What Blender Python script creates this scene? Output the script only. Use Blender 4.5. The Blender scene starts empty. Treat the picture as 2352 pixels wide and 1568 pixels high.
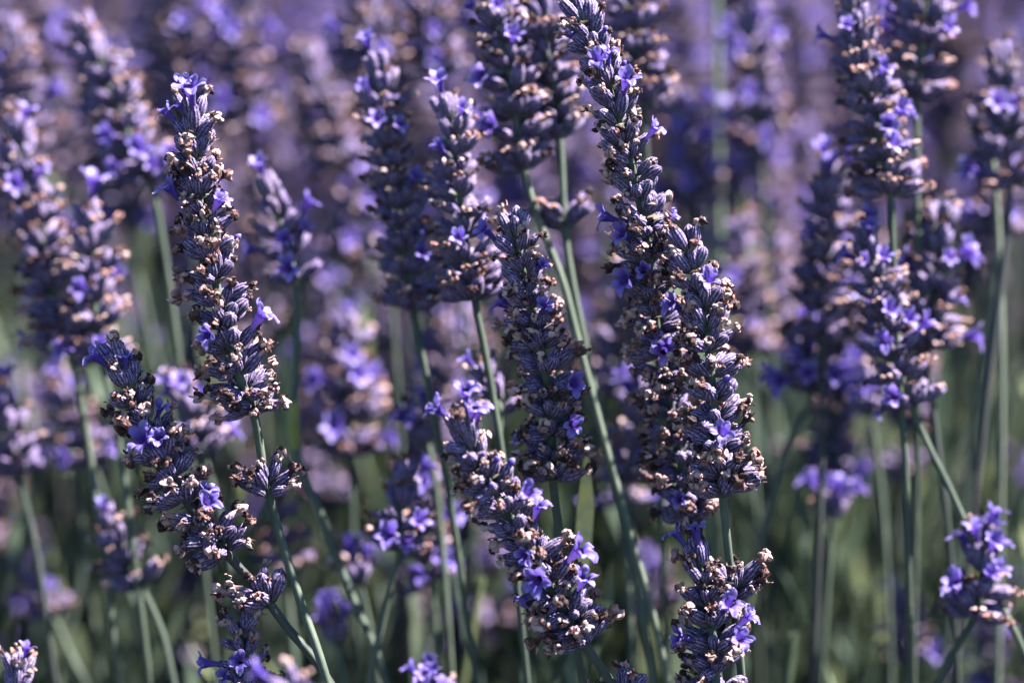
import bpy, bmesh, math, random
import numpy as np
from mathutils import Vector, Matrix, Euler

S = bpy.context.scene
COL = S.collection
rad = math.radians

# ------------------------------------------------------------------ camera
CAM_H, PITCH, FOC = 0.80, 14.0, 0.62
cd = bpy.data.cameras.new('camera')
cam = bpy.data.objects.new('camera', cd)
COL.objects.link(cam)
cam.location = (0, 0, CAM_H)
cam.rotation_euler = (rad(90 - PITCH), 0, 0)
cd.lens = 100.0
cd.sensor_width = 36.0
cd.clip_start = 0.01
cd.clip_end = 300.0
cd.dof.use_dof = True
cd.dof.focus_distance = FOC
cd.dof.aperture_fstop = 6.5
cd.dof.aperture_blades = 0
S.camera = cam

# ------------------------------------------------------------------ sky and sun
TO_SUN = Vector((0.56, 0.13, 0.82)).normalized()
w = bpy.data.worlds.new('World')
S.world = w
w.use_nodes = True
wt = w.node_tree
wt.nodes.clear()
sky = wt.nodes.new('ShaderNodeTexSky')
sky.sky_type = 'NISHITA'
sky.sun_disc = False
sky.sun_elevation = math.asin(TO_SUN.z)
sky.sun_rotation = math.atan2(TO_SUN.x, TO_SUN.y)
sky.ozone_density = 5.0
sky.altitude = 1500.0
sky.dust_density = 0.4
bg = wt.nodes.new('ShaderNodeBackground')
bg.inputs['Strength'].default_value = 0.05
wo = wt.nodes.new('ShaderNodeOutputWorld')
wt.links.new(sky.outputs[0], bg.inputs['Color'])
wt.links.new(bg.outputs[0], wo.inputs['Surface'])
sd = bpy.data.lights.new('sun', 'SUN')
sd.energy = 5.0
sd.angle = rad(0.53)
sd.color = (1.0, 0.955, 0.96)
sun = bpy.data.objects.new('sun', sd)
COL.objects.link(sun)
sun.location = (1, 0, 3)
sun.rotation_euler = TO_SUN.to_track_quat('Z', 'Y').to_euler()
vs = S.view_settings
vs.view_transform = 'Standard'
vs.look = 'None'
vs.exposure = 2.25
vs.gamma = 1.0
vs.use_curve_mapping = False
S.render.engine = 'CYCLES'
S.cycles.max_bounces = 8
S.cycles.diffuse_bounces = 0
S.cycles.transmission_bounces = 4
S.cycles.transparent_max_bounces = 4
S.cycles.use_denoising = True

# ------------------------------------------------------------------ photograph -> place
CP, SP = math.cos(rad(PITCH)), math.sin(rad(PITCH))
FWD, UPV = Vector((0, CP, -SP)), Vector((0, SP, CP))
def at(u, v, d):                       # a point of the photograph (2352 x 1568 frame) at d metres along the view axis
    x = (u / 2352 - .5) * .36 * d
    y = -(v / 1568 - .5) * .24 * d
    return Vector((0, 0, CAM_H)) + Vector((x, 0, 0)) + UPV * y + FWD * d
def proj(p):
    q = p - Vector((0, 0, CAM_H))
    d = q.dot(FWD)
    return ((q.x / d / .36 + .5) * 2352, (.5 - q.dot(UPV) / d / .24) * 1568)

# ------------------------------------------------------------------ materials
def new_mat(name):
    m = bpy.data.materials.new(name)
    m.use_nodes = True
    return m, m.node_tree, m.node_tree.nodes['Principled BSDF']
def N(t, kind, **kw):
    n = t.nodes.new(kind)
    for k, v in kw.items():
        if k.startswith('i_'):
            n.inputs[int(k[2:])].default_value = v
        else:
            setattr(n, k, v)
    return n
def ramp(t, fac, stops, interp='LINEAR'):
    n = t.nodes.new('ShaderNodeValToRGB')
    n.color_ramp.interpolation = interp
    e = n.color_ramp.elements
    while len(e) < len(stops):
        e.new(0.5)
    for k, (p, c) in enumerate(stops):
        e[k].position = p
        e[k].color = (*c, 1)
    t.links.new(fac, n.inputs[0])
    return n.outputs[0]
def mixc(t, fac, a, b, mode='MIX'):
    n = t.nodes.new('ShaderNodeMix')
    n.data_type = 'RGBA'
    n.blend_type = mode
    for sock, val in ((n.inputs[0], fac), (n.inputs[6], a), (n.inputs[7], b)):
        if hasattr(val, 'links'):
            t.links.new(val, sock)
        elif isinstance(val, (int, float)):
            sock.default_value = val
        else:
            sock.default_value = (*val, 1)
    return n.outputs[2]
def math_(t, op, a, b=None, c=None):
    n = t.nodes.new('ShaderNodeMath')
    n.operation = op
    for i, val in enumerate((a, b, c)):
        if val is None:
            continue
        if hasattr(val, 'links'):
            t.links.new(val, n.inputs[i])
        else:
            n.inputs[i].default_value = val
    return n.outputs[0]
def rnd(t):                            # per object and per loose piece
    o = N(t, 'ShaderNodeObjectInfo').outputs['Random']
    g = N(t, 'ShaderNodeNewGeometry').outputs['Random Per Island']
    return math_(t, 'FRACT', math_(t, 'ADD', math_(t, 'MULTIPLY', o, 7.31), g))
def noise(t, scale, detail=2.0, rough=.5, dist=0.0):
    tc = N(t, 'ShaderNodeTexCoord')
    n = N(t, 'ShaderNodeTexNoise')
    n.inputs['Scale'].default_value = scale
    n.inputs['Detail'].default_value = detail
    n.inputs['Roughness'].default_value = rough
    n.inputs['Distortion'].default_value = dist
    t.links.new(tc.outputs['Object'], n.inputs['Vector'])
    return n.outputs['Fac']
def bump(t, b, h, strength, dist):
    n = N(t, 'ShaderNodeBump')
    n.inputs['Strength'].default_value = strength
    n.inputs['Distance'].default_value = dist
    t.links.new(h, n.inputs['Height'])
    t.links.new(n.outputs[0], b.inputs['Normal'])
def translucent(m, t, b, col, amount):
    tr = N(t, 'ShaderNodeBsdfTranslucent')
    mx = N(t, 'ShaderNodeMixShader')
    mx.inputs[0].default_value = amount
    t.links.new(col, tr.inputs['Color'])
    t.links.new(b.outputs[0], mx.inputs[1])
    t.links.new(tr.outputs[0], mx.inputs[2])
    t.links.new(mx.outputs[0], t.nodes['Material Output'].inputs['Surface'])

def mat_calyx():
    m, t, b = new_mat('calyx')
    uv = N(t, 'ShaderNodeSeparateXYZ')
    t.links.new(N(t, 'ShaderNodeTexCoord').outputs['UV'], uv.inputs[0])
    r = rnd(t)
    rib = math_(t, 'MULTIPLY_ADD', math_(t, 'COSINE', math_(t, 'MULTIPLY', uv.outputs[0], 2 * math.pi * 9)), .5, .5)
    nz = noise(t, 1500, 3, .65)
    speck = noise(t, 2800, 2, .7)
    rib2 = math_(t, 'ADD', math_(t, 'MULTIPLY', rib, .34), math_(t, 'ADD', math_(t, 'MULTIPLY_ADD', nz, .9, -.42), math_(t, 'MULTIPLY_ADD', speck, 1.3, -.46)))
    col = ramp(t, rib2, [(0.06, (.040, .023, .070)), (.34, (.125, .090, .185)), (.58, (.34, .275, .405)), (.86, (.74, .66, .76))])  # violet grooves, pale hairy ribs; contrast widened in the colour for sunlit highlights
    tint = ramp(t, r, [(0, (1, .93, 1.0)), (.35, (.86, .80, 1.0)), (.55, (1.0, .92, .90)), (.75, (.76, .70, .80)), (1, (1, .97, .97))])
    col = mixc(t, 1.0, col, tint, 'MULTIPLY')
    base = ramp(t, uv.outputs[1], [(0, (1, 1, 1)), (.12, (.75, .75, .75)), (.38, (0, 0, 0))])
    col = mixc(t, base, col, (.17, .185, .14))
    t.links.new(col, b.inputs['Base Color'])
    b.inputs['Roughness'].default_value = .75
    b.inputs['Specular IOR Level'].default_value = .25
    b.inputs['Sheen Weight'].default_value = .12
    b.inputs['Sheen Roughness'].default_value = .4
    b.inputs['Sheen Tint'].default_value = (.9, .86, .95, 1)
    bump(t, b, nz, .5, .00015)
    return m
def mat_withered():
    m, t, b = new_mat('withered_corolla')
    nz = noise(t, 900, 3, .6)
    r = rnd(t)
    f = math_(t, 'ADD', math_(t, 'MULTIPLY', nz, .7), math_(t, 'MULTIPLY_ADD', r, .85, -.36))
    col = ramp(t, f, [(.1, (.04, .022, .024)), (.28, (.15, .075, .065)), (.42, (.44, .22, .185)), (.60, (.62, .385, .34)), (.98, (.64, .51, .50))])
    t.links.new(col, b.inputs['Base Color'])
    b.inputs['Roughness'].default_value = .7
    b.inputs['Specular IOR Level'].default_value = .3
    bump(t, b, noise(t, 2600, 2), .6, .0002)
    translucent(m, t, b, col, .18)
    return m
def mat_petal():
    m, t, b = new_mat('petal')
    uv = N(t, 'ShaderNodeSeparateXYZ')
    t.links.new(N(t, 'ShaderNodeTexCoord').outputs['UV'], uv.inputs[0])
    r = rnd(t)
    col = ramp(t, uv.outputs[1], [(0, (.17, .11, .36)), (.35, (.11, .052, .40)), (.6, (.215, .14, .57)), (1, (.44, .36, .72))])  # violet throat; lobe tips paled in the colour to whiten the highlights
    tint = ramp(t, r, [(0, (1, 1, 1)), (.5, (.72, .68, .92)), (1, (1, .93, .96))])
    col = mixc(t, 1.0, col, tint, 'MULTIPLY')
    vein = math_(t, 'MULTIPLY_ADD', noise(t, 1100, 2), .5, .70)
    vc = N(t, 'ShaderNodeCombineXYZ')
    for i in range(3):
        t.links.new(vein, vc.inputs[i])
    col = mixc(t, .7, col, vc.outputs[0], 'MULTIPLY')
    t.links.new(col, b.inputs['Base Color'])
    b.inputs['Roughness'].default_value = .5
    b.inputs['Specular IOR Level'].default_value = .4
    b.inputs['Sheen Weight'].default_value = .15
    translucent(m, t, b, col, .35)
    return m
def mat_green(name, stops, trans=0.0, rough=.6, scale=500):
    m, t, b = new_mat(name)
    f = math_(t, 'ADD', math_(t, 'MULTIPLY', noise(t, scale, 3, .6), .5), math_(t, 'MULTIPLY', rnd(t), .5))
    col = ramp(t, f, stops)
    t.links.new(col, b.inputs['Base Color'])
    b.inputs['Roughness'].default_value = rough
    b.inputs['Specular IOR Level'].default_value = .35
    b.inputs['Sheen Weight'].default_value = .12
    bump(t, b, noise(t, scale * 3, 2), .3, .0002)
    if trans:
        translucent(m, t, b, col, trans)
    return m
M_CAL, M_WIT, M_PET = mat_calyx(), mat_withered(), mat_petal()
M_STEM = mat_green('stem', [(.2, (.050, .042, .052)), (.40, (.042, .058, .042)), (.62, (.075, .100, .066)), (.85, (.14, .165, .115))], scale=140)
M_PSTEM = mat_green('pale_stem', [(.2, (.08, .105, .075)), (.5, (.125, .155, .105)), (.8, (.19, .215, .15))], scale=140)
M_YSTEM = mat_green('yellowing_stem', [(.2, (.22, .24, .06)), (.5, (.36, .36, .09)), (.8, (.45, .40, .12))])
M_BRACT = mat_green('bract', [(.2, (.13, .085, .06)), (.5, (.25, .19, .12)), (.8, (.34, .30, .20))], .2)
M_LEAF = mat_green('leaf', [(.25, (.030, .052, .040)), (.45, (.085, .128, .080)), (.62, (.20, .25, .15)), (.80, (.34, .37, .15))], .32, .55, 200)
def mat_soil():
    m, t, b = new_mat('soil')
    col = ramp(t, noise(t, 30, 6, .7), [(.25, (.035, .026, .022)), (.55, (.085, .064, .05)), (.8, (.15, .12, .095))])
    t.links.new(col, b.inputs['Base Color'])
    b.inputs['Roughness'].default_value = .95
    bump(t, b, noise(t, 60, 5, .7), .8, .02)
    return m
M_SOIL = mat_soil()
MATS = [M_CAL, M_WIT, M_PET, M_STEM, M_BRACT, M_LEAF]

# ------------------------------------------------------------------ templates: numpy triangle soups
class T:
    def __init__(s):
        s.v, s.f, s.m, s.uv, s.sm, s.n = [], [], [], [], [], 0
    def add(s, v, f, mat, uv=None, smooth=True):
        v = np.asarray(v, float).reshape(-1, 3)
        f = np.asarray(f, int).reshape(-1, 3)
        s.v.append(v)
        s.f.append(f + s.n)
        s.m.append(np.full(len(f), mat))
        s.sm.append(np.full(len(f), smooth))
        s.uv.append(np.zeros((len(v), 2)) if uv is None else np.asarray(uv, float))
        s.n += len(v)
    def done(s):
        if isinstance(s.v, list):
            s.v, s.f, s.m, s.uv, s.sm = (np.concatenate(a) for a in (s.v, s.f, s.m, s.uv, s.sm))
        return s
    def merge(s, o, M=None):
        o.done()
        v = o.v
        if M is not None:
            A = np.array(M)
            v = v @ A[:3, :3].T + A[:3, 3]
        s.v.append(v)
        s.f.append(o.f + s.n)
        s.m.append(o.m)
        s.uv.append(o.uv)
        s.sm.append(o.sm)
        s.n += len(v)
    def mesh(s, name):
        s.done()
        me = bpy.data.meshes.new(name)
        nv, nf = len(s.v), len(s.f)
        me.vertices.add(nv)
        me.vertices.foreach_set('co', s.v.astype(np.float32).ravel())
        me.loops.add(nf * 3)
        me.loops.foreach_set('vertex_index', s.f.astype(np.int32).ravel())
        me.polygons.add(nf)
        me.polygons.foreach_set('loop_start', np.arange(0, nf * 3, 3, dtype=np.int32))
        used = sorted(set(s.m.tolist()))
        for k in used:
            me.materials.append(MATS[k])
        look = np.zeros(len(MATS), int)
        look[used] = np.arange(len(used))
        me.polygons.foreach_set('material_index', look[s.m].astype(np.int32))
        me.polygons.foreach_set('use_smooth', s.sm)
        uvl = me.uv_layers.new(name='UVMap')
        uvl.data.foreach_set('uv', s.uv[s.f.ravel()].astype(np.float32).ravel())
        me.update(calc_edges=True)
        me.validate()
        return me
def grid_faces(nu, nv):                # nu x nv vertices, row-major over u
    f = []
    for i in range(nu - 1):
        for j in range(nv - 1):
            a = i * nv + j
            f += [(a, a + nv, a + nv + 1), (a, a + nv + 1, a + 1)]
    return f
def ico(sub):
    bm = bmesh.new()
    bmesh.ops.create_icosphere(bm, subdivisions=sub, radius=1)
    v = np.array([x.co[:] for x in bm.verts])
    bm.verts.index_update()
    f = np.array([[x.index for x in p.verts] for p in bm.faces])
    bm.free()
    return v, f
ICO1, ICO2 = ico(1), ico(2)
MM = .001

def calyx_t(rng, seg, rings, amp, closed=False):
    t = T()
    L = 5.5 * MM * rng.uniform(.92, 1.1)
    R = 1.18 * MM * rng.uniform(.9, 1.12)
    bend = rng.uniform(-.05, .09)
    zs = np.linspace(0, 1, rings)
    px = [0, .06, .2, .4, .6, .8, .93, 1.0]
    pr = [.26, .36, .66, .93, 1.0, .90, .74, .62] if not closed else [.26, .36, .66, .93, 1.02, .95, .66, .10]
    v, uv = [], []
    for z in zs:
        r = np.interp(z, px, pr) * R
        for k in range(seg + 1):
            a = 2 * math.pi * k / seg
            rr = r * (1 + amp * math.cos(9 * a) * min(1, z * 4))
            zz = z * L
            if z > .97 and not closed:
                zz += .35 * MM * math.cos(5 * a + 1)
            v.append((rr * math.cos(a), rr * math.sin(a) + bend * L * z * z, zz))
            uv.append((k / seg, z))
    nr = rings
    if not closed:                      # the rim turns in and down into the tube
        for k in range(seg + 1):
            a = 2 * math.pi * k / seg
            rr = .40 * R
            v.append((rr * math.cos(a), rr * math.sin(a) + bend * L * .8, L * .86))
            uv.append((0.055, .9))
        nr += 1
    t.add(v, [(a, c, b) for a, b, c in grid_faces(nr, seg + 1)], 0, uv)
    t.mouth = (0, bend * L, L * .95)
    return t.done()
def crumple(rng, base, c, r, stretch, amt):
    v, f = base
    o = v.copy()
    k = rng.normal(size=(3, 3)) * 2.2
    ph = rng.uniform(0, 6, 3)
    d = 1 + amt * (np.sin(v @ k[0] + ph[0]) + np.sin(v @ k[1] * 1.8 + ph[1]) * .8) + rng.normal(size=len(v)) * amt * .55
    o = o * d[:, None] * r * np.asarray(stretch)
    a = rng.uniform(0, 6.28, 3)
    R = np.array(Euler(a).to_matrix())
    return o @ R.T + np.asarray(c), f
def withered_t(rng, low=False):
    t = T()
    h = rng.uniform(.6, 2.2) * MM
    bx, by = rng.uniform(-.7, .7, 2) * MM
    seg = 5 if low else 8
    v, uv = [], []
    for i, z in enumerate((-.8 * MM, h * .5, h)):
        r = (.55, .48, .75)[i] * MM
        for k in range(seg):
            a = 2 * math.pi * k / seg
            q = i / 2
            v.append((r * math.cos(a) * rng.uniform(.8, 1.15) + bx * q, r * math.sin(a) * rng.uniform(.8, 1.15) + by * q, z))
    f = []
    for i in range(2):
        for k in range(seg):
            a, b = i * seg + k, i * seg + (k + 1) % seg
            f += [(a, b, b + seg), (a, b + seg, a + seg)]
    t.add(v, f, 1, None, False)
    base = ICO1 if low else ICO2
    n = 2 if low else int(rng.integers(3, 5))
    for i in range(n):
        a = 6.28 * i / n + rng.uniform(-.5, .5)
        rr = rng.uniform(.45, .95) * MM
        c = (bx + rr * math.cos(a), by + rr * math.sin(a), h + rng.uniform(0, .55) * MM)
        v, f = crumple(rng, base, c, rng.uniform(.55, .85) * MM, (1.15, .85, .6), .20)
        t.add(v, f, 1, None, False)
    if not low:                         # dry curled lobes
        for i in range(int(rng.integers(2, 5))):
            a = rng.uniform(0, 6.28)
            ca, sa = math.cos(a), math.sin(a)
            l, wd = rng.uniform(1.0, 1.9) * MM, rng.uniform(.5, .9) * MM
            cu = rng.uniform(.8, 2.4)
            g = []
            for p in range(5):
                q = p / 4
                ro, zo = .4 * MM + l * math.sin(cu * q) / cu, h + .3 * MM + l * (1 - math.cos(cu * q)) / cu * rng.choice([-1, 1])
                ww = wd * (.6 + .8 * q * (1 - q) * 2 - .5 * q ** 3)
                for sgn in (-1, 0, 1):
                    g.append((bx + ro * ca - sa * ww * sgn * .5 + rng.normal() * .06 * MM, by + ro * sa + ca * ww * sgn * .5 + rng.normal() * .06 * MM, zo + abs(sgn) * .18 * MM + rng.normal() * .08 * MM))
            t.add(g, grid_faces(5, 3), 1, None, False)
    return t.done()
def floret_t(rng, low=False):
    t = T()
    Lt = rng.uniform(3.0, 4.4) * MM
    lean = rng.uniform(.1, .5) * MM
    seg = 8 if low else 14
    v, uv = [], []
    prof = ((-1.2, .62), (.35, .72), (.7, .95), (1.0, 1.35))
    for z, r in prof:
        for k in range(seg + 1):
            a = 2 * math.pi * k / seg
            zz = max(z, -.25) * Lt
            v.append((r * MM * math.cos(a), r * MM * math.sin(a) - lean * max(z, 0), zz))
            uv.append((k / seg, .05 + .3 * max(z, 0)))
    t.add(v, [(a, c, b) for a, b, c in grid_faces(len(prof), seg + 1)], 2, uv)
    lobes = [(60, 1.05, 1.0, 35), (120, 1.05, 1.0, 35), (205, .85, .85, 85), (270, .95, .95, 105), (335, .85, .85, 85)]
    nu, nv = (4, 3) if low else (7, 7)
    for ang, ls, ws, bend in lobes:
        a = rad(ang + rng.uniform(-10, 10))
        ca, sa = math.cos(a), math.sin(a)
        l = 2.9 * MM * ls * rng.uniform(.85, 1.15)
        W = 2.5 * MM * ws * rng.uniform(.9, 1.15)
        cu = rad(bend + rng.uniform(-22, 22))
        ph = rng.uniform(0, 6)
        tw = rng.uniform(-.4, .4)
        g, uv = [], []
        for i in range(nu):
            q = i / (nu - 1)
            th = rad(12) + cu * q
            ro = 1.28 * MM + l * q * math.sin(rad(12) + cu * q * .6)
            zo = Lt + l * q * math.cos(rad(12) + cu * q * .6)
            ww = W * math.sqrt(max(0.02, 1 - (2 * max(q, .22) - .95) ** 2 * .93)) * (.55 + .45 * min(1, q * 2.2))
            for j in range(nv):
                s_ = j / (nv - 1) * 2 - 1
                wav = (.26 * MM * math.sin(4.5 * s_ + ph + 3 * q) + .2 * MM * math.sin(9 * q + ph)) * q + tw * MM * s_ * q
                cup = .35 * MM * s_ * s_ * (1 - .5 * q)
                notch = -.35 * MM * (1 - abs(s_)) ** 2 * (q > .9)
                off = ww * s_ * .5
                nx, nz = -math.cos(th), math.sin(th)      # petal normal in the (radial, z) plane
                r2, z2 = ro + nx * (wav + cup) + notch * math.sin(th), zo + nz * (wav + cup) + notch * math.cos(th)
                g.append((r2 * ca - sa * off, r2 * sa + ca * off - lean, z2))
                uv.append((j / (nv - 1), .42 + .58 * q))
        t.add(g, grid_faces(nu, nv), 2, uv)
    return t.done()
def bud_t(rng):
    t = T()
    v, f = ICO2
    s = np.array([.7, .7, 1.0]) * MM * rng.uniform(.85, 1.2)
    o = v * s * (1 + .08 * np.sin(v[:, :1] * 5 + 1)) + np.array([0, 0, .5 * MM])
    t.add(o, f, 2, np.stack([v[:, 0] * .5 + .5, .45 + .4 * v[:, 2]], 1))
    return t.done()
def bract_t(rng):
    t = T()
    g = []
    l, W = rng.uniform(3.2, 5) * MM, rng.uniform(1.6, 2.6) * MM
    for i in range(5):
        q = i / 4
        ww = W * (.35, 1, .95, .5, .04)[i]
        for s_ in (-1, 0, 1):
            g.append((ww * s_ * .5, .25 * MM * (1 - abs(s_)) - .9 * MM * q * q + rng.normal() * .08 * MM, l * q))
    t.add(g, grid_faces(5, 3), 4)
    return t.done()

rg = np.random.default_rng(11)
CAL_HI = [calyx_t(rg, 36, 9, .085) for _ in range(5)]
CAL_CL = [calyx_t(rg, 36, 9, .085, True) for _ in range(3)]
WIT = [withered_t(rg) for _ in range(9)]
FLO = [floret_t(rg) for _ in range(6)]
BUD = [bud_t(rg) for _ in range(2)]
BRA = [bract_t(rg) for _ in range(3)]
ME = {}
def me_of(t, name):
    if id(t) not in ME:
        ME[id(t)] = t.mesh(name)
    return ME[id(t)]
# the softer, more distant stalks: calyx and dry corolla in one light mesh
CAL_LO = [calyx_t(rg, 9, 6, 0.0) for _ in range(3)]
WIT_LO = [withered_t(rg, True) for _ in range(5)]
FLO_LO = [floret_t(rg, True) for _ in range(4)]
def pair(a, b, k):
    t = T()
    t.merge(a)
    t.merge(b, Matrix.Translation(a.mouth) @ Matrix.Diagonal((k, k, k, 1)))
    t.mouth = a.mouth
    return t.done()
MID_WIT = [pair(CAL_LO[i % 3], WIT_LO[i % 5], 1.0) for i in range(7)]
MID_FLO = [pair(CAL_LO[i % 3], FLO_LO[i % 4], .80) for i in range(5)]

# ------------------------------------------------------------------ objects
def tag(o, label=None, cat=None, group=None, kind=None):
    for k, x in (('label', label), ('category', cat), ('group', group), ('kind', kind)):
        if x:
            o[k] = x
    return o
def link(name, me, parent=None, M=None):
    o = bpy.data.objects.new(name, me)
    COL.objects.link(o)
    if parent is not None:
        o.parent = parent
    if M is not None:
        o.matrix_basis = M
    return o

def spline(pts, n=14):
    """Centripetal Catmull-Rom through pts, as a polyline with arc lengths."""
    P = [pts[0] * 2 - pts[1]] + list(pts) + [pts[-1] * 2 - pts[-2]]
    out = []
    for i in range(1, len(P) - 2):
        a, b, c, d = P[i - 1], P[i], P[i + 1], P[i + 2]
        t1 = (b - a).length ** .5
        t2 = t1 + (c - b).length ** .5
        t3 = t2 + (d - c).length ** .5
        for k in range(n):
            t = t1 + (t2 - t1) * k / n
            A1 = a * ((t1 - t) / t1) + b * (t / t1)
            A2 = b * ((t2 - t) / (t2 - t1)) + c * ((t - t1) / (t2 - t1))
            A3 = c * ((t3 - t) / (t3 - t2)) + d * ((t - t2) / (t3 - t2))
            B1 = A1 * ((t2 - t) / t2) + A2 * (t / t2)
            B2 = A2 * ((t3 - t) / (t3 - t1)) + A3 * ((t - t1) / (t3 - t1))
            out.append(B1 * ((t2 - t) / (t2 - t1)) + B2 * ((t - t1) / (t2 - t1)))
    out.append(P[-2])
    s = [0.0]
    for a, b in zip(out, out[1:]):
        s.append(s[-1] + (b - a).length)
    return out, s
def on_path(P, s, x):
    x = max(0, min(x, s[-1] - 1e-6))
    i = int(np.searchsorted(s, x, side='right')) - 1
    i = min(i, len(P) - 2)
    f = (x - s[i]) / max(s[i + 1] - s[i], 1e-9)
    return P[i].lerp(P[i + 1], f), (P[i] - P[i + 1]).normalized()      # the point and the direction towards the tip
def tube_t(P, radius, seg, square=.0, mat=3):
    t = T()
    v, uv = [], []
    for i, p in enumerate(P):
        d = (P[max(i - 1, 0)] - P[min(i + 1, len(P) - 1)]).normalized()
        a = d.cross(Vector((0, 1, 0))).normalized()
        b = d.cross(a)
        r = radius(i / (len(P) - 1))
        for k in range(seg + 1):
            th = 2 * math.pi * k / seg
            rr = r * (1 + square * math.cos(4 * th))
            v.append(p + a * (rr * math.cos(th + .5)) + b * (rr * math.sin(th + .5)))
            uv.append((k / seg, i / len(P)))
    t.add([x[:] for x in v], grid_faces(len(P), seg + 1), mat, uv)
    c = len(v)
    t.add([P[0][:], P[-1][:]] + [x[:] for x in v[:seg]] , [(0, 2 + k, 2 + (k + 1) % seg) for k in range(seg)], mat)
    return t

def whorls(P, s, head_len, extra, rng, wid=1.0, dense=1.0, tight=1.0):
    """(base point, axis, up) of every calyx on the head, plus bracts."""
    cal, bra = [], []
    rows = []
    x, k = 8.2 * MM * wid, 0
    while x < head_len - 2.2 * MM or k == 0:
        q = x / head_len
        rows.append((x, q, k, False))
        x += (3.5 + 1.5 * min(1, q * 1.6)) * MM * wid * rng.uniform(.9, 1.12)
        k += 1
    rows.append((head_len - .6 * MM, 1.0, k, False))
    k += 1
    for e in extra:
        for j in range(2):
            rows.append((e + j * 2.2 * MM, .9, k, True))
            k += 1
    phi = rng.uniform(0, 6.28)
    for x, q, k, det in rows:
        p, d = on_path(P, s, x)
        a = d.cross(Vector((0, 1, 0))).normalized()
        b = d.cross(a)
        n = 5 if k == 0 else 7 if k == 1 else int(round((10.2 + 2.6 * min(1, q * 1.3)) * dense))
        if det:
            n = 9
        tm = 14 if k == 0 else 26 if k == 1 else 36 + 30 * q
        if det:
            tm = 54
        f0 = phi + k * math.pi / 2 + rng.uniform(-.2, .2)
        for i in range(n):
            side = i % 2
            m = n // 2
            j = (i // 2 + .5) / max(1, m) - .5
            ph = f0 + side * math.pi + j * rad(150) + rng.uniform(-.16, .16)
            tilt = rad(max(4, (tm + rng.normal() * 11 + abs(j) * 10) * tight))
            out = a * math.cos(ph) + b * math.sin(ph)
            ax = (d * math.cos(tilt) + out * math.sin(tilt)).normalized()
            base = p + out * (1.0 * MM) + d * rng.uniform(-.6, 1.3) * MM
            cal.append((base, ax, d, q, wid * rng.uniform(.72, 1.08) * (1.1 if k < 2 else .95 + .24 * q)))
        for i in range(2 if k else 0):
            ph = f0 + i * math.pi + rng.uniform(-.4, .4)
            out = a * math.cos(ph) + b * math.sin(ph)
            tl = rad(rng.uniform(50, 85))
            bra.append((p + out * .9 * MM - d * .8 * MM, (d * math.cos(tl) + out * math.sin(tl)).normalized(), d, q, rng.uniform(.8, 1.2)))
    return cal, bra
def frame(base, ax, up, sc, roll=0.0):
    y = up - ax * up.dot(ax)
    y = y.normalized() if y.length > 1e-4 else ax.orthogonal().normalized()
    x = y.cross(ax).normalized()
    M = Matrix((x, y, ax)).transposed().to_4x4()
    M = Matrix.Translation(base) @ M @ Matrix.Diagonal((sc, sc, sc, 1))
    return M @ Matrix.Rotation(roll, 4, 'Z')

def to_ground(pts, rng, pull=.35):
    """Carry the stem on from its last point in the photograph down to the soil."""
    p, d = pts[-1], (pts[-1] - pts[-2]).normalized()
    lx, ly = d.x / max(.25, -d.z), d.y / max(.25, -d.z)
    z = p.z
    out = list(pts)
    for f in (.35, .7, 1.0):
        g = f * (1 - .45 * f)
        out.append(Vector((p.x + lx * z * g * pull * 2.0, p.y + (ly * pull + .06) * z * g * 1.2, z * (1 - f))))
    out[-1].z = -.004
    return out

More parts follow.
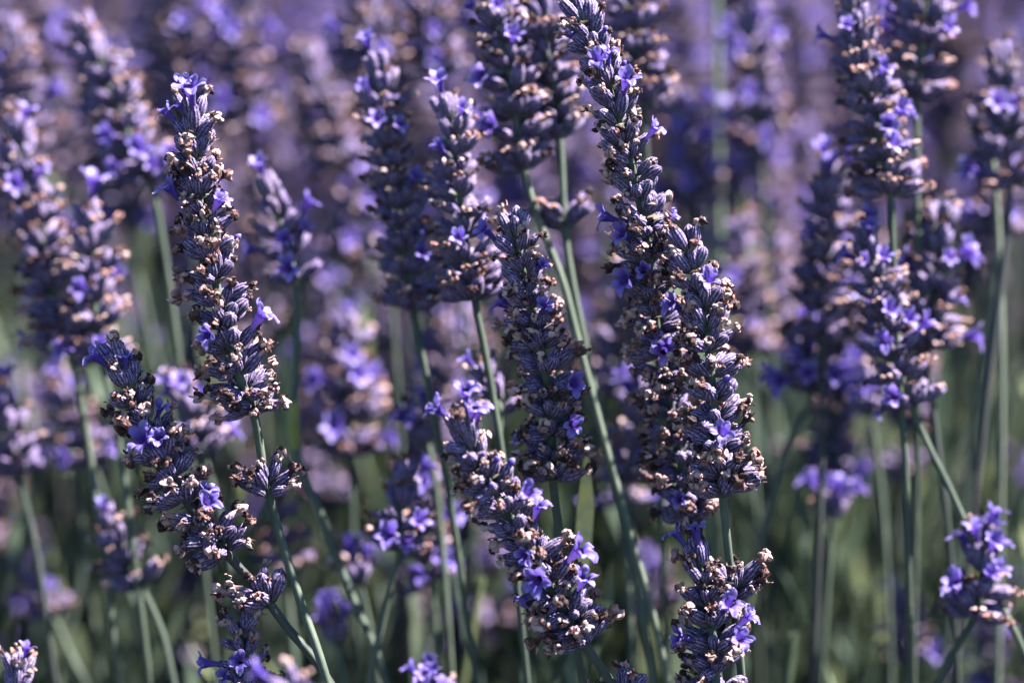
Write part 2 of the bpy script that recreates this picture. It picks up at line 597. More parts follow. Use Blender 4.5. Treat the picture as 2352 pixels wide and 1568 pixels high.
MARKS = []
def stalk(label, head, stem, seed, detail='hi', short=None, pale=False, flowers=(), pf=.02, pw=.76, extra=(), group=None,
          wid=1.0, dense=1.0, rad_stem=.95, ymark=None, tight=1.0, depth=FOC, part_labels=True):
    """One lavender stalk. head, stem: (u, v, depth offset in mm) from the tip down."""
    rng = np.random.default_rng(seed)
    g3 = lambda q: at(q[0], q[1], depth + (q[2] if len(q) > 2 else 0) * MM)
    hp, sp = [g3(q) for q in head], [g3(q) for q in stem]
    _, hs = spline(hp)
    head_len = hs[-1]
    pts = to_ground(hp + sp, rng)
    P, s = spline(pts)
    ex = []
    for u, v in extra:                  # detached lower whorls, given where the photograph shows them
        best = min(range(len(P)), key=lambda i: (proj(P[i])[0] - u) ** 2 + (proj(P[i])[1] - v) ** 2)
        ex.append(s[best])
    if short:
        c = on_path(P, s, head_len * .5)[0]
        MARKS.append((proj(c), short))
    root_p = pts[-1].copy()
    root = link('lavender_stalk', None)
    root.empty_display_size = .01
    root.location = root_p
    tag(root, label, 'lavender', group)
    inv = Matrix.Translation(-root_p)
    # stem: starts a little below the tip
    i0 = int(np.searchsorted(s, 7.5 * MM * wid))
    Q = [p - root_p for p in P[i0:]]
    st = tube_t(Q, lambda q: (.45 + .55 * min(1, q * 5)) * rad_stem * MM, 12 if detail == 'hi' else 6, .10 if detail == 'hi' else 0).mesh('stem')
    if pale:
        st.materials.clear()
        st.materials.append(M_PSTEM)
    link('stem', st, root)
    if ymark:
        a, b = (min(range(len(P)), key=lambda i: (proj(P[i])[0] - u) ** 2 + (proj(P[i])[1] - v) ** 2) for u, v in ymark)
        ym = tube_t([p - root_p for p in P[a:b + 1]], lambda q: rad_stem * MM * (1.12 + .35 * math.sin(q * 3.1)), 8).mesh('stem_node')
        ym.materials.clear()
        ym.materials.append(M_YSTEM)
        tag(link('stem_node', ym, root), 'yellowed swollen joint of the stem')
    cal, bra = whorls(P, s, head_len, ex, rng, wid, dense, tight)
    kinds = []
    pa, pb = rng.uniform(0, 6.28), rng.uniform(9, 16)
    for c in cal:
        r = rng.random()
        patch = 1 + .45 * math.sin(pa + pb * c[3] + 2.0 * c[1].x)
        kinds.append('flower' if r < pf else 'dry' if r < pf + pw * patch * (.72 + .4 * c[3]) else 'bare')
    mouths = [c[0] + c[1] * 5.4 * MM for c in cal]
    pm = [proj(m) for m in mouths]
    used = set()
    for u, v in flowers:
        best = min((i for i in range(len(cal)) if i not in used),
                   key=lambda i: math.hypot(pm[i][0] + (pm[i][0] - proj(cal[i][0])[0]) * .6 - u, pm[i][1] + (pm[i][1] - proj(cal[i][0])[1]) * .6 - v) + (45 if cal[i][1].y > .25 else 0))
        used.add(best)
        kinds[best] = 'flower'
    for c, kd in zip(cal, kinds):
        base, ax, up, q, sc = c
        M = inv @ frame(base, ax, up, sc, 0 if kd == 'flower' else rng.uniform(0, 6.28) if detail == 'hi' else 0)
        if detail == 'hi':
            if kd == 'bare':
                t = CAL_CL[rng.integers(3)]
                o = link('calyx', me_of(t, 'calyx'), root, M)
                if rng.random() < .10:
                    link('flower_bud', me_of(BUD[rng.integers(2)], 'flower_bud'), o, Matrix.Translation(t.mouth))
                continue
            t = CAL_HI[rng.integers(5)]
            o = link('calyx', me_of(t, 'calyx'), root, M)
            if kd == 'dry':
                tip = WIT[rng.integers(9)]
                k = rng.uniform(.75, 1.3)
                B = Matrix.Translation(t.mouth) @ Euler((rng.normal() * .3, rng.normal() * .3, rng.uniform(0, 6.28))).to_matrix().to_4x4() @ Matrix.Diagonal((k, k, k, 1))
                link('withered_corolla', me_of(tip, 'withered_corolla'), o, B)
            else:
                k = rng.uniform(.68, .92)
                B = Matrix.Translation(t.mouth) @ Euler((rng.normal() * .12, rng.normal() * .12, rng.normal() * .4)).to_matrix().to_4x4() @ Matrix.Diagonal((k, k, k, 1))
                link('corolla', me_of(FLO[rng.integers(6)], 'corolla'), o, B)
        else:
            if kd == 'flower':
                link('open_floret', me_of(MID_FLO[rng.integers(5)], 'open_floret'), root, M)
            elif kd == 'dry':
                link('calyx', me_of(MID_WIT[rng.integers(7)], 'withered_calyx'), root, M)
            else:
                link('calyx', me_of(CAL_LO[rng.integers(3)], 'calyx_small'), root, M)
    if detail == 'hi':
        for base, ax, up, q, sc in bra:
            link('bract', me_of(BRA[rng.integers(3)], 'bract'), root, inv @ frame(base, ax, up, sc))
    return root

# ------------------------------------------------------------------ ground
t = T()
gx = np.linspace(-40, 40, 81)
gv = [(x, y, 0) for x in gx for y in gx + 35]
t.add(gv, grid_faces(81, 81), 3)
gm = t.mesh('ground')
gm.materials.clear()
gm.materials.append(M_SOIL)
tag(link('ground', gm), kind='structure')

# ------------------------------------------------------------------ leafy base of the lavender bushes (nobody could count it)
def leaf_mass(name, seed, n, xr, yr, top):
    r = np.random.default_rng(seed)
    t = T()
    V, F, k = [], [], 0
    base = np.array([(w_ * s_ * .5, c_, q) for q, w_, c_ in ((0, .35, 0), (.3, .95, .10), (.65, 1, .16), (1, .05, .30)) for s_, c_ in ((-1, c_ - .06), (1, c_ - .06))])
    bf = np.array(grid_faces(4, 2))
    for q_ in range(n):
        if q_ % 13 == 0:
            cx, cy, ch = r.uniform(*xr), r.uniform(*yr), r.uniform(*top)
            cl = r.normal(0, .12, 2)
        x, y = cx + r.normal() * .013, cy + r.normal() * .013
        h = min(max(ch + r.normal() * .02, top[0]), top[1])
        lean = cl + r.normal(0, .10, 2) + np.array([.12, 0])
        for j in range(int(r.integers(12, 20))):
            q = r.uniform(.25, 1)
            L, W = r.uniform(.025, .050), r.uniform(.0024, .0044)
            az, el = r.uniform(0, 6.28), r.uniform(.25, 1.0)
            d = np.array([math.cos(az) * math.sin(el), math.sin(az) * math.sin(el), math.cos(el)])
            sd = np.array([-math.sin(az), math.cos(az), 0])
            nn = np.cross(d, sd)
            p = np.array([x + lean[0] * h * q, y + lean[1] * h * q, h * q])
            V.append(p + base[:, :1] * W * sd + base[:, 1:2] * L * nn + base[:, 2:] * L * d)
            F.append(bf + k)
            k += 8
        # shoot
        p0, p1 = np.array([x, y, 0]), np.array([x + lean[0] * h, y + lean[1] * h, h])
        o = np.array([.0012, 0, 0])
        o2 = np.array([0, .0012, 0])
        V.append(np.array([p0 - o, p0 + o, p1 - o, p1 + o, p0 - o2, p0 + o2, p1 - o2, p1 + o2]))
        F.append(np.array([(0, 1, 3), (0, 3, 2), (4, 5, 7), (4, 7, 6)]) + k)
        k += 8
    t.add(np.concatenate(V), np.concatenate(F), 5)
    return tag(link(name, t.mesh(name)), 'grey green lavender leaves in a low tangle under the flower stalks', 'foliage', kind='stuff')
leaf_mass('lavender_foliage', 5, 1700, (-.75, .75), (.9, 1.9), (.22, .47))
leaf_mass('lavender_foliage', 6, 1250, (-.42, .42), (.77, 1.08), (.44, .585))

# ------------------------------------------------------------------ the sharp stalks
HI = 'sharp lavender stalks in front'
stalk('tall sharp lavender spike with a bright violet floret at its very tip',
      [(432, 190), (446, 330), (462, 480), (490, 620), (522, 770), (552, 870), (583, 950, 4)],
      [(606, 1080, 6), (640, 1220, 6), (690, 1380, 4), (750, 1560, 0)], 101, short='tallest sharp left spike',
      flowers=[(425, 200), (440, 215), (392, 258), (405, 225), (392, 450), (515, 460), (580, 740), (468, 785)], pf=.005, extra=[(610, 1105)], group=HI)
stalk('short sharp spike slanting left, violet florets at its tip and upper side',
      [(248, 775), (300, 900), (345, 990), (400, 1100), (462, 1200), (520, 1270, 3)],
      [(600, 1360, 5), (660, 1440, 5), (740, 1540, 4)], 102, short='short slanting sharp spike',
      flowers=[(215, 815), (292, 775), (375, 925), (340, 990), (365, 990), (460, 1115), (465, 1130)], pf=.005, extra=[(600, 1365)], group=HI)
stalk('longest lavender spike, running off the top of the picture, violet pair near the top',
      [(1305, -60, 4), (1350, 75, 2), (1395, 190, 0), (1430, 310, 0), (1462, 430, 2), (1486, 560, 8), (1500, 700, 14), (1528, 860, 20), (1558, 1030, 24), (1588, 1190, 27)],
      [(1625, 1400, 30), (1650, 1560, 32)], 103, short='longest spike',
      flowers=[(1365, 140), (1400, 125), (1500, 290), (1400, 515), (1430, 530), (1490, 620), (1465, 640), (1530, 820), (1500, 800)], pf=.008, group=HI)
stalk('stout sharp spike of grey calyces with one open violet floret on its left side',
      [(1560, 490), (1592, 610), (1618, 740), (1636, 880), (1650, 1010), (1660, 1140)],
      [(1672, 1260, 2), (1688, 1400, 5), (1705, 1580, 8)], 104, short='stout grey spike', wid=1.06,
      flowers=[(1555, 690), (1632, 660), (1690, 1000)], pf=.004, extra=[(1681, 1345)], group=HI)
stalk('middle lavender spike with brown crumpled tips on top and few violet florets',
      [(1165, 460, 11), (1195, 590, 11), (1225, 720, 12), (1252, 850, 14), (1266, 980, 16), (1270, 1105, 18)],
      [(1283, 1210, 20), (1310, 1400, 24), (1340, 1580, 28)], 105, short='brown topped middle spike', pw=1.15,
      flowers=[(1230, 590), (1160, 690), (1230, 680), (1315, 850), (1195, 960), (1300, 960)], pf=.005, extra=[], group=HI)
stalk('lower middle spike slanting right down, crowned with large violet florets',
      [(1045, 915, -22), (1085, 1040, -17), (1150, 1150, -12), (1215, 1260, -8), (1280, 1370, -4), (1345, 1480, -1)],
      [(1400, 1560, 0), (1460, 1640, 2)], 106, short='violet crowned lower spike',
      flowers=[(1070, 900), (1085, 925), (985, 965), (1205, 1140), (1250, 1190), (1215, 1285), (1305, 1285), (1195, 1390), (1110, 930)], pf=.012, extra=[(1425, 1600)], group=HI)
stalk('half hidden spike at the bottom edge with a pair of violet florets leaning left',
      [(1588, 1215), (1610, 1300), (1628, 1390), (1640, 1480), (1648, 1600, 2)],
      [(1660, 1680, 4), (1680, 1760, 6)], 107, short='half hidden bottom spike',
      flowers=[(1545, 1240), (1582, 1205), (1680, 1405), (1700, 1415), (1590, 1460)], pf=.01, group=HI)
stalk('slim lavender tip rising from the bottom edge beneath the slanting left spike',
      [(545, 1385, 10), (556, 1470, 10), (570, 1570, 11), (590, 1680, 12)], [(610, 1760, 14)], 108, short='slim bottom edge tip', wid=.9, dense=.8,
      flowers=[(545, 1500), (520, 1530)], pf=.04, group=HI)

# ------------------------------------------------------------------ the softly blurred stalks behind
MG = 'softly blurred lavender stalks behind the sharp ones'
def mid(label, d, head, stem, seed, **kw):
    kw.setdefault('pf', .012)
    kw['wid'] = 1 + (kw.get('wid', 1) - 1) * .45
    return stalk(label, head, stem, seed, 'mid', depth=FOC + d, group=MG, **kw)
mid('blurred spike with violet florets down its right side between two sharp spikes', .055,
    [(855, 95), (880, 250), (905, 420), (930, 580), (950, 715)], [(985, 900), (1030, 1130)], 201, short='left central blurred spike',
    flowers=[(848, 110), (848, 265), (925, 255), (945, 420), (950, 540), (965, 610)], wid=1.05)
mid('almost sharp lilac spike standing on a pale thin stem', .035,
    [(1022, 200), (1042, 330), (1058, 460), (1075, 590), (1090, 690)], [(1108, 780), (1130, 900), (1160, 1100)], 202, short='almost sharp lilac spike',
    flowers=[(1015, 205), (1060, 225), (1000, 290), (1060, 530)], wid=1.0, dense=.85)
mid('wide dark spike cut by the top edge with two violet florets', .05,
    [(1120, -120), (1140, 0), (1165, 130), (1185, 260), (1205, 390)], [(1228, 480), (1290, 640), (1330, 790), (1385, 1000), (1440, 1200), (1520, 1500)], 203, short='wide dark top edge spike',
    flowers=[(1185, 105), (1120, 165), (1160, 10)], wid=1.35, pale=True)
mid('brown tipped spike cut by the top edge just left of the longest spike', .055,
    [(1215, -80), (1245, 50), (1265, 180), (1285, 320)], [(1300, 560), (1345, 800), (1400, 1060), (1470, 1380)], 204, pf=.02, extra=[(1288, 500)], wid=1.2, rad_stem=1.1, pale=True)
mid('shaded spike at the top edge just right of the longest spike', .075,
    [(1430, -110), (1450, 20), (1462, 130), (1475, 240)], [(1490, 420), (1510, 800)], 205, short='shaded top edge spike', pf=.03, wid=1.3)
mid('tall blurred spike with pale violet florets on its right flank and a dark stem', .05,
    [(1935, -50), (1960, 70), (1990, 200), (2020, 330), (2045, 450)], [(2050, 560), (2060, 800), (2080, 1100)], 206, short='tall spike with pale florets',
    flowers=[(1962, 45), (2075, 240), (2070, 255), (2045, 300), (2050, 320), (2020, 140)], wid=1.15)
mid('shaded spike cut by the top edge above a dark straight stem', .075,
    [(2135, -120), (2125, 0), (2115, 110), (2106, 230)], [(2105, 400), (2110, 700)], 207, short='dark stemmed top edge spike', pf=.03, wid=1.25)
mid('dark spike cut off at the upper right edge', .09,
    [(2290, 80), (2305, 200), (2312, 320), (2318, 430)], [(2310, 560), (2280, 800), (2250, 1050)], 208, short='dark upper right spike', pf=.05, wid=1.3, flowers=[(2270, 240)])
mid('violet flecked spike on a long slanting stem at the right', .05,
    [(1990, 480), (2002, 590), (2025, 700), (2055, 820), (2095, 935)], [(2130, 1020), (2175, 1110), (2225, 1220), (2290, 1370), (2360, 1520)], 209, short='violet flecked spike',
    flowers=[(2010, 500), (2015, 525), (1955, 560), (1980, 580), (2090, 740), (2110, 760), (2060, 720), (2030, 800), (2050, 910), (2000, 590)], wid=1.05)
mid('pinkish lilac spike close behind the violet flecked one', .075,
    [(2150, 450), (2152, 560), (2145, 680), (2130, 800)], [(2150, 1000), (2180, 1250)], 210, short='pinkish lilac spike', pf=.1, wid=1.25, flowers=[(2180, 600)])
mid('dark silhouette spike with a lilac tuft on top', .09,
    [(1915, 340), (1905, 450), (1895, 600), (1885, 780)], [(1888, 1000), (1880, 1250)], 211, short='dark silhouette spike', flowers=[(1890, 360), (1940, 370), (1915, 400), (1850, 520)], wid=1.25, pf=.02)
mid('small violet flower cluster beside the dark silhouette spike', .10,
    [(1836, 740), (1848, 820), (1864, 905)], [(1810, 1020), (1760, 1200)], 212, pf=.3, wid=1.3, flowers=[(1810, 780), (1850, 770), (1830, 820), (1870, 830), (1850, 870), (1880, 880)])
mid('lone compact head with violet crown near the lower right corner', .05,
    [(2262, 1180), (2258, 1260), (2250, 1340), (2235, 1420)], [(2200, 1480), (2150, 1580)], 213, short='lone compact head',
    flowers=[(2260, 1185), (2225, 1225), (2225, 1245), (2290, 1230), (2300, 1240), (2240, 1260), (2285, 1265), (2180, 1365)], wid=1.2, pf=.05)
mid('tiny single floret on a thin stalk in the green at lower right', .11,
    [(1915, 1130), (1914, 1160), (1912, 1185)], [(1905, 1300), (1890, 1500)], 214, short='tiny single floret', pf=.8, wid=.9, dense=.5, rad_stem=.7)
mid('blurred lavender spike at the left edge, violet at its top', .085,
    [(30, 250), (50, 370), (85, 520), (120, 660), (160, 800)], [(200, 1000), (240, 1300)], 215, short='blurred left edge spike', flowers=[(40, 270), (80, 380), (30, 440)], wid=1.35, dense=1.2)
mid('broad dotted spike, pink and lilac, second from the left edge', .075,
    [(195, 440), (205, 560), (215, 690), (235, 830)], [(270, 1000), (310, 1300)], 216, short='broad dotted spike', flowers=[(235, 470), (215, 680), (140, 820)], wid=1.5, dense=1.2)
mid('blurred spike leaning left behind the tallest sharp spike at upper left', .10,
    [(175, 20), (225, 140), (280, 280), (345, 420)], [(380, 600), (420, 900)], 217, short='left leaning blurred spike', flowers=[(340, 410), (360, 430), (265, 350), (300, 345)], wid=1.45)
mid('pale greenish spike on a stem with a yellow joint', .065,
    [(600, 385), (630, 470), (655, 560), (680, 660)], [(682, 800), (676, 930), (680, 1030), (735, 1180), (800, 1350), (885, 1560)], 218, short='pale greenish spike',
    flowers=[(600, 395), (680, 525), (640, 570), (690, 640)], wid=1.05, dense=.5, pf=.12, pw=.2, ymark=[(676, 925), (680, 1035)], rad_stem=1.1, pale=True)
mid('small lilac spike low in the middle left of the violet crowned one', .055,
    [(930, 1040), (922, 1120), (920, 1200), (915, 1265)], [(900, 1330), (875, 1440), (850, 1560)], 219, short='small lilac spike', flowers=[(900, 1230), (950, 1190), (895, 1250)], pf=.12, wid=1.05)
mid('faint pale lilac spike behind the small lilac one', .10,
    [(985, 1060), (980, 1160), (975, 1260), (990, 1340)], [(1000, 1450), (1010, 1600)], 220, pf=.25, wid=1.2)
mid('loose tuft of violet and brown low behind the left stems', .09,
    [(800, 1270), (815, 1310), (830, 1345)], [(850, 1450), (870, 1580)], 221, pf=.3, wid=1.1)
mid('drooping blurred spike with one violet floret over dark shade at lower left', .08,
    [(240, 1145), (255, 1210), (285, 1280), (325, 1350)], [(370, 1450), (400, 1580)], 222, short='drooping blurred spike', flowers=[(240, 1160)], pf=.02, wid=1.0)
mid('faint lilac spike fading into the green at the lower left edge', .16,
    [(60, 1290), (90, 1345), (125, 1420)], [(160, 1500), (210, 1600)], 223, short='faint lower left spike', pf=.2, wid=1.2, dense=.7)
mid('upright blurred spike between the left stems and the middle', .13,
    [(785, 690), (795, 800), (800, 920), (805, 1050)], [(810, 1200), (815, 1400)], 224, short='upright blurred spike', pf=.12, wid=1.5)
mid('thin forked stalk with sparse buds left of the middle spike', .05,
    [(1085, 820), (1110, 860), (1140, 915), (1150, 950)], [(1145, 1010), (1160, 1100)], 225, short='thin forked stalk', wid=.8, dense=.45, flowers=[(1080, 830)], pf=.02)
mid('violet tip blurred behind the shaded side of the longest spike', .09,
    [(1470, 855), (1462, 940), (1450, 1020), (1440, 1110)], [(1440, 1250), (1450, 1500)], 226, flowers=[(1475, 870), (1460, 890)], wid=1.2, pf=.1)
mid('small violet tipped sprout in the lower left corner', .02,
    [(52, 1475), (45, 1530), (35, 1600)], [(30, 1680), (30, 1750)], 227, flowers=[(60, 1480)], wid=.9, dense=.6, pf=.02)
mid('pinkish blurred head rising from the bottom edge beside the left stems', -.075,
    [(655, 1520), (690, 1600), (700, 1680)], [(705, 1760), (710, 1850)], 228, wid=.9, pf=.1)
mid('violet tip just peeking over the bottom edge', .05,
    [(990, 1520), (992, 1580), (996, 1660)], [(1000, 1720), (1002, 1800)], 229, wid=1.1, pf=.5)

mid('soft lilac spike filling the upper left corner', .17, [(15, 20), (40, 180), (70, 350)], [(110, 600), (150, 900)], 231, pf=.10, wid=1.3)
mid('pale soft spike at the top edge above the tallest sharp left spike', .20, [(425, -90), (424, 60), (428, 250)], [(440, 500), (450, 800)], 232, pf=.06, wid=1.3)
mid('violet bottomed soft spike at the top edge, right of the tallest sharp left one', .20, [(535, -60), (545, 110), (570, 300)], [(600, 520), (640, 900)], 233, pf=.16, wid=1.4, flowers=[(520, 40), (530, 80), (590, 260)])
mid('pinkish soft spike leaning left in the haze near the upper middle left', .20, [(700, 90), (735, 220), (780, 380)], [(840, 600), (880, 900)], 234, pf=.03, wid=1.4)
mid('violet soft tip just under the top edge above the central blurred spike', .15, [(818, -70), (832, 40), (850, 170)], [(880, 420), (900, 700)], 235, pf=.2, wid=1.3)
mid('soft spike leaning far right beside the left central blurred one', .20, [(885, 370), (830, 470), (755, 585)], [(640, 760), (520, 960)], 236, pf=.12, wid=1.1)
mid('mauve soft spike at the top edge left of the wide dark one', .16, [(955, -110), (980, 20), (1010, 170)], [(1040, 400), (1060, 700)], 237, pf=.06, wid=1.4)
mid('pale lilac soft spike just right of the longest spike', .20, [(1560, 190), (1580, 330), (1600, 480)], [(1630, 700), (1650, 1000)], 238, pf=.2, wid=1.4)
mid('mauve soft spike between the pale vertical stem and the tall right spikes', .19, [(1705, -20), (1725, 160), (1745, 340)], [(1760, 600), (1770, 900)], 239, pf=.08, wid=1.4, flowers=[(1740, 70), (1700, 90)])
mid('tall bare pale stem rising out of the top edge right of centre', .22, [(1632, -520), (1638, -400), (1640, -290)], [(1645, 100), (1650, 430), (1660, 900)], 240, pf=.05, pale=True, rad_stem=1.5)
mid('dull mauve soft spike right of the stout grey one', .17, [(1690, 480), (1700, 640), (1715, 820)], [(1730, 1050), (1740, 1300)], 241, pf=.03, wid=1.4)
mid('brownish soft spike left of the dark silhouette', .20, [(1780, 530), (1775, 640), (1770, 760)], [(1770, 1000), (1760, 1250)], 242, pf=.02, wid=1.3)
mid('dried brown head beside the dark upper right spike', .10, [(2240, 235), (2255, 300), (2275, 350)], [(2290, 500), (2300, 900)], 243, pf=0, pw=1.2, wid=1.0, pale=True)
mid('pale narrow lilac spike among green stems at the right', .15, [(2315, 330), (2300, 440), (2290, 540)], [(2270, 760), (2230, 1050)], 244, pf=.12, pale=True)
mid('violet patch half hidden behind the base of the violet flecked spike', .13, [(1965, 830), (1985, 890), (2000, 960)], [(2020, 1100), (2040, 1400)], 245, pf=.5, wid=1.2)
mid('small violet floret tuft low between the left stems', .10, [(750, 1385), (762, 1430), (775, 1480)], [(790, 1550), (800, 1600)], 246, pf=.5)
mid('lilac spike behind the collar whorl of the tallest sharp left one', .13, [(640, 1080), (645, 1190), (655, 1310)], [(670, 1450), (680, 1580)], 247, pf=.08, wid=1.2)
mid('violet tufted spike between the two sharp left spikes', .085, [(408, 840), (430, 930), (470, 1050)], [(520, 1250), (540, 1450)], 248, pf=.1, flowers=[(400, 865), (430, 880), (415, 900)], wid=1.1)
mid('thin lilac spike slanting across the shade near the left edge', .14, [(120, 840), (170, 950), (215, 1070)], [(270, 1250), (320, 1450)], 249, pf=.12, wid=1.0)
mid('violet blob of a head just left of the violet crowned lower spike', .08, [(950, 905), (962, 960), (985, 1030)], [(1010, 1200), (1030, 1450)], 250, pf=.4, wid=1.0)
mid('small brownish head with violet flecks low between centre and right stems', .14, [(1400, 1010), (1415, 1090), (1425, 1160)], [(1440, 1300), (1450, 1500)], 251, pf=.1, wid=1.1)
mid('faint lilac head low behind the half hidden bottom spike', .2, [(1500, 1250), (1510, 1330), (1525, 1410)], [(1540, 1500), (1560, 1600)], 252, pf=.25)
mid('faint purple spike low in the grass at lower right', .17, [(2080, 1330), (2085, 1420), (2080, 1520)], [(2080, 1600), (2080, 1700)], 253, pf=.12, wid=1.1)
mid('shadowed spike low at the left edge', .10, [(-5, 870), (15, 980), (40, 1090)], [(80, 1250), (110, 1450)], 254, pf=.04, wid=1.3)

# ------------------------------------------------------------------ far stalks: light copies of a few kinds
def far_head(seed):
    r = np.random.default_rng(seed)
    bend = r.uniform(-.012, .012)
    pts = [Vector((bend * (z / .62) ** 2 * 1.5, 0, z)) for z in (.62, .60, .58, .56, .545, .40, .2, 0)]
    P, s = spline(pts, 4)
    hl = r.uniform(.05, .085)
    ex = [hl + .016] if r.random() < .5 else []
    cal, _ = whorls(P, s, hl, ex, r, 1.0, .95)
    pf = r.uniform(.03, .25)
    t = T()
    for base, ax, up, q, sc in cal:
        x = r.random()
        m = MID_FLO[r.integers(5)] if x < pf else MID_WIT[r.integers(7)] if x < pf + .5 else CAL_LO[r.integers(3)]
        t.merge(m, frame(base, ax, up, sc))
    st = tube_t(P[4:], lambda q: 1.05 * MM, 5)
    return t.mesh('flower_head'), st.mesh('stem'), ('dull grey' if pf < .10 else 'lilac' if pf < .17 else 'violet flecked')
FAR = [far_head(400 + i) for i in range(9)]
rf = random.Random(77)
FG = 'far lavender stalks dissolving into blur behind all others'
far_objs = []
def far(x, y, top, az, lean, k):
    hm, sm, tone = FAR[k]
    sc = top / .62
    e = Euler((lean * math.cos(az), lean * math.sin(az), rf.uniform(0, 6.28)))
    hd = Matrix.Translation((x, y, 0)) @ e.to_matrix().to_4x4() @ Vector((0, 0, top * .95))
    if (hd - Vector((0, 0, CAM_H))).dot(FWD) < .735:
        return False
    r = link('lavender_stalk', None)
    r.location = (x, y, -.003)
    r.rotation_euler = e
    r.scale = (sc, sc, sc)
    M = Matrix.Translation(r.location) @ r.rotation_euler.to_matrix().to_4x4()
    u, v = proj(M @ Vector((0, 0, top * .95)))
    size = 'large soft' if y < .9 else 'hazy' if y < 1.15 else 'tiny faint'
    if v < -60:
        lab = f'{size} lavender stem whose head is above the picture'
    else:
        (mu, mv), nm = min(MARKS, key=lambda q: (q[0][0] - u) ** 2 + (q[0][1] - v) ** 2)
        du, dv = u - mu, v - mv
        side = ('left of' if du < 0 else 'right of') if abs(du) > abs(dv) * .6 else 'above' if dv < 0 else 'below'
        lab = f'{size} {tone} head {side} the {nm}'
    tag(r, lab, 'lavender', FG)
    link('stem', sm, r)
    h = link('flower_head', hm, r)
    h['kind'] = 'stuff'
    far_objs.append(h)
    return True
n_far = left = 0
while n_far < 222:
    if left == 0:                       # stalks stand in clumps of a few
        left = rf.randrange(3, 8)
        close = n_far < 85              # tall clumps not far behind the sharp stalks, thickest towards one side
        cy = rf.uniform(.76, 1.0) if close else rf.uniform(.95, 1.34)
        cx = rf.uniform(-1, 1) * (.20 * cy + .02)
        if close and cx > .02 * cy and rf.random() < .5:
            left = 0
            continue
        ct = rf.gauss(.685, .03) if rf.random() < .58 else rf.gauss(.58, .035)
        caz, cln = rf.gauss(-2.0, 1.0), abs(rf.gauss(0, .12))
    left -= 1
    x, y, top = cx + rf.gauss(0, .015), cy + rf.gauss(0, .018), ct + rf.gauss(0, .018)
    if not far(x, y, top, caz + rf.gauss(0, .5), cln + abs(rf.gauss(0, .07)), rf.randrange(9)):
        continue
    n_far += 1

# where two of the crowd would answer to one label, say which is which
same = {}
ORD = 'first second third fourth fifth sixth seventh eighth ninth tenth eleventh twelfth thirteenth fourteenth fifteenth'.split()
for h in far_objs:
    r = h.parent
    same.setdefault(r['label'], []).append(r)
for lab, rs in same.items():
    if len(rs) > 1:
        rs.sort(key=lambda r: proj(r.location + Vector((0, 0, .6)))[0])
        for k, r in enumerate(rs):
            r['label'] = ('leftmost ' + lab if k == 0 else 'rightmost ' + lab if k == len(rs) - 1 else
                          f"{lab}, {ORD[min(k, 14)]} from left")

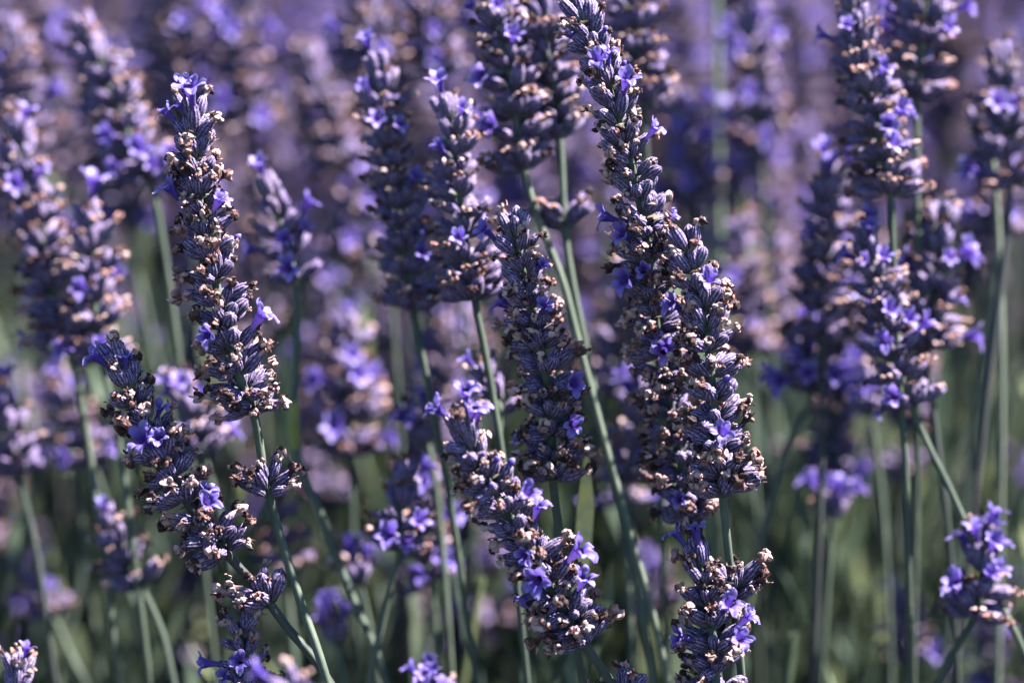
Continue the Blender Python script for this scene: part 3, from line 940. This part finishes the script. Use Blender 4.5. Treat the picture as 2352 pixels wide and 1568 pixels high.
# the rest of the field, past counting: instances on scattered points
def field():
    r = np.random.default_rng(9)
    pts, rot, scl, nc = [], [], [], 0
    while len(pts) < 9000:
        if nc == 0:
            cy, cx, nc = r.uniform(.35, 7.5), r.uniform(-3.2, 3.2), int(r.integers(4, 11))
        nc -= 1
        x, y = cx + r.normal() * .018, cy + r.normal() * .02
        if abs(x) < .21 * y + .06 and y < 1.15:
            continue
        if y < .75 and abs(x) < .32:
            continue
        if (y > 2.6 or abs(x) > 1.2) and r.random() < .72:
            continue
        pts.append((x, y, -.003))
        rot.append((r.normal() * .09, r.normal() * .09, r.uniform(0, 6.28)))
        scl.append(r.normal(.60, .05) / .62 * (1.0 if y < 1.7 else 1.06))
    me = bpy.data.meshes.new('lavender_field')
    me.vertices.add(len(pts))
    me.vertices.foreach_set('co', np.array(pts, np.float32).ravel())
    a = me.attributes.new('rot', 'FLOAT_VECTOR', 'POINT')
    a.data.foreach_set('vector', np.array(rot, np.float32).ravel())
    a = me.attributes.new('scl', 'FLOAT', 'POINT')
    a.data.foreach_set('value', np.array(scl, np.float32))
    a = me.attributes.new('pick', 'INT', 'POINT')
    a.data.foreach_set('value', r.integers(0, 9, len(pts)).astype(np.int32))
    o = link('lavender_field', me)
    tag(o, 'dense purple field of lavender reaching away behind the stalks', 'lavender field', kind='stuff')
    ng = bpy.data.node_groups.new('scatter_stalks', 'GeometryNodeTree')
    ng.interface.new_socket('Geometry', in_out='INPUT', socket_type='NodeSocketGeometry')
    ng.interface.new_socket('Geometry', in_out='OUTPUT', socket_type='NodeSocketGeometry')
    gi, go = ng.nodes.new('NodeGroupInput'), ng.nodes.new('NodeGroupOutput')
    m2p = ng.nodes.new('GeometryNodeMeshToPoints')
    ng.links.new(gi.outputs[0], m2p.inputs['Mesh'])
    g2i = ng.nodes.new('GeometryNodeGeometryToInstance')
    heads = {}
    for h in far_objs:
        heads.setdefault(h.data.name, h)
    for h in reversed(list(heads.values())):
        st = [c for c in h.parent.children if c.name.startswith('stem')][0]
        j = ng.nodes.new('GeometryNodeJoinGeometry')
        for ob in (h, st):
            oi = ng.nodes.new('GeometryNodeObjectInfo')
            oi.inputs['Object'].default_value = ob
            ng.links.new(oi.outputs['Geometry'], j.inputs[0])
        ng.links.new(j.outputs[0], g2i.inputs[0])
    iop = ng.nodes.new('GeometryNodeInstanceOnPoints')
    ng.links.new(m2p.outputs[0], iop.inputs['Points'])
    ng.links.new(g2i.outputs[0], iop.inputs['Instance'])
    iop.inputs['Pick Instance'].default_value = True
    def attr(name, ty):
        n = ng.nodes.new('GeometryNodeInputNamedAttribute')
        n.data_type = ty
        n.inputs['Name'].default_value = name
        return n.outputs['Attribute']
    e2r = ng.nodes.new('FunctionNodeEulerToRotation')
    ng.links.new(attr('rot', 'FLOAT_VECTOR'), e2r.inputs[0])
    ng.links.new(e2r.outputs[0], iop.inputs['Rotation'])
    ng.links.new(attr('scl', 'FLOAT'), iop.inputs['Scale'])
    ng.links.new(attr('pick', 'INT'), iop.inputs['Instance Index'])
    ng.links.new(iop.outputs[0], go.inputs[0])
    md = o.modifiers.new('scatter', 'NODES')
    md.node_group = ng
field()
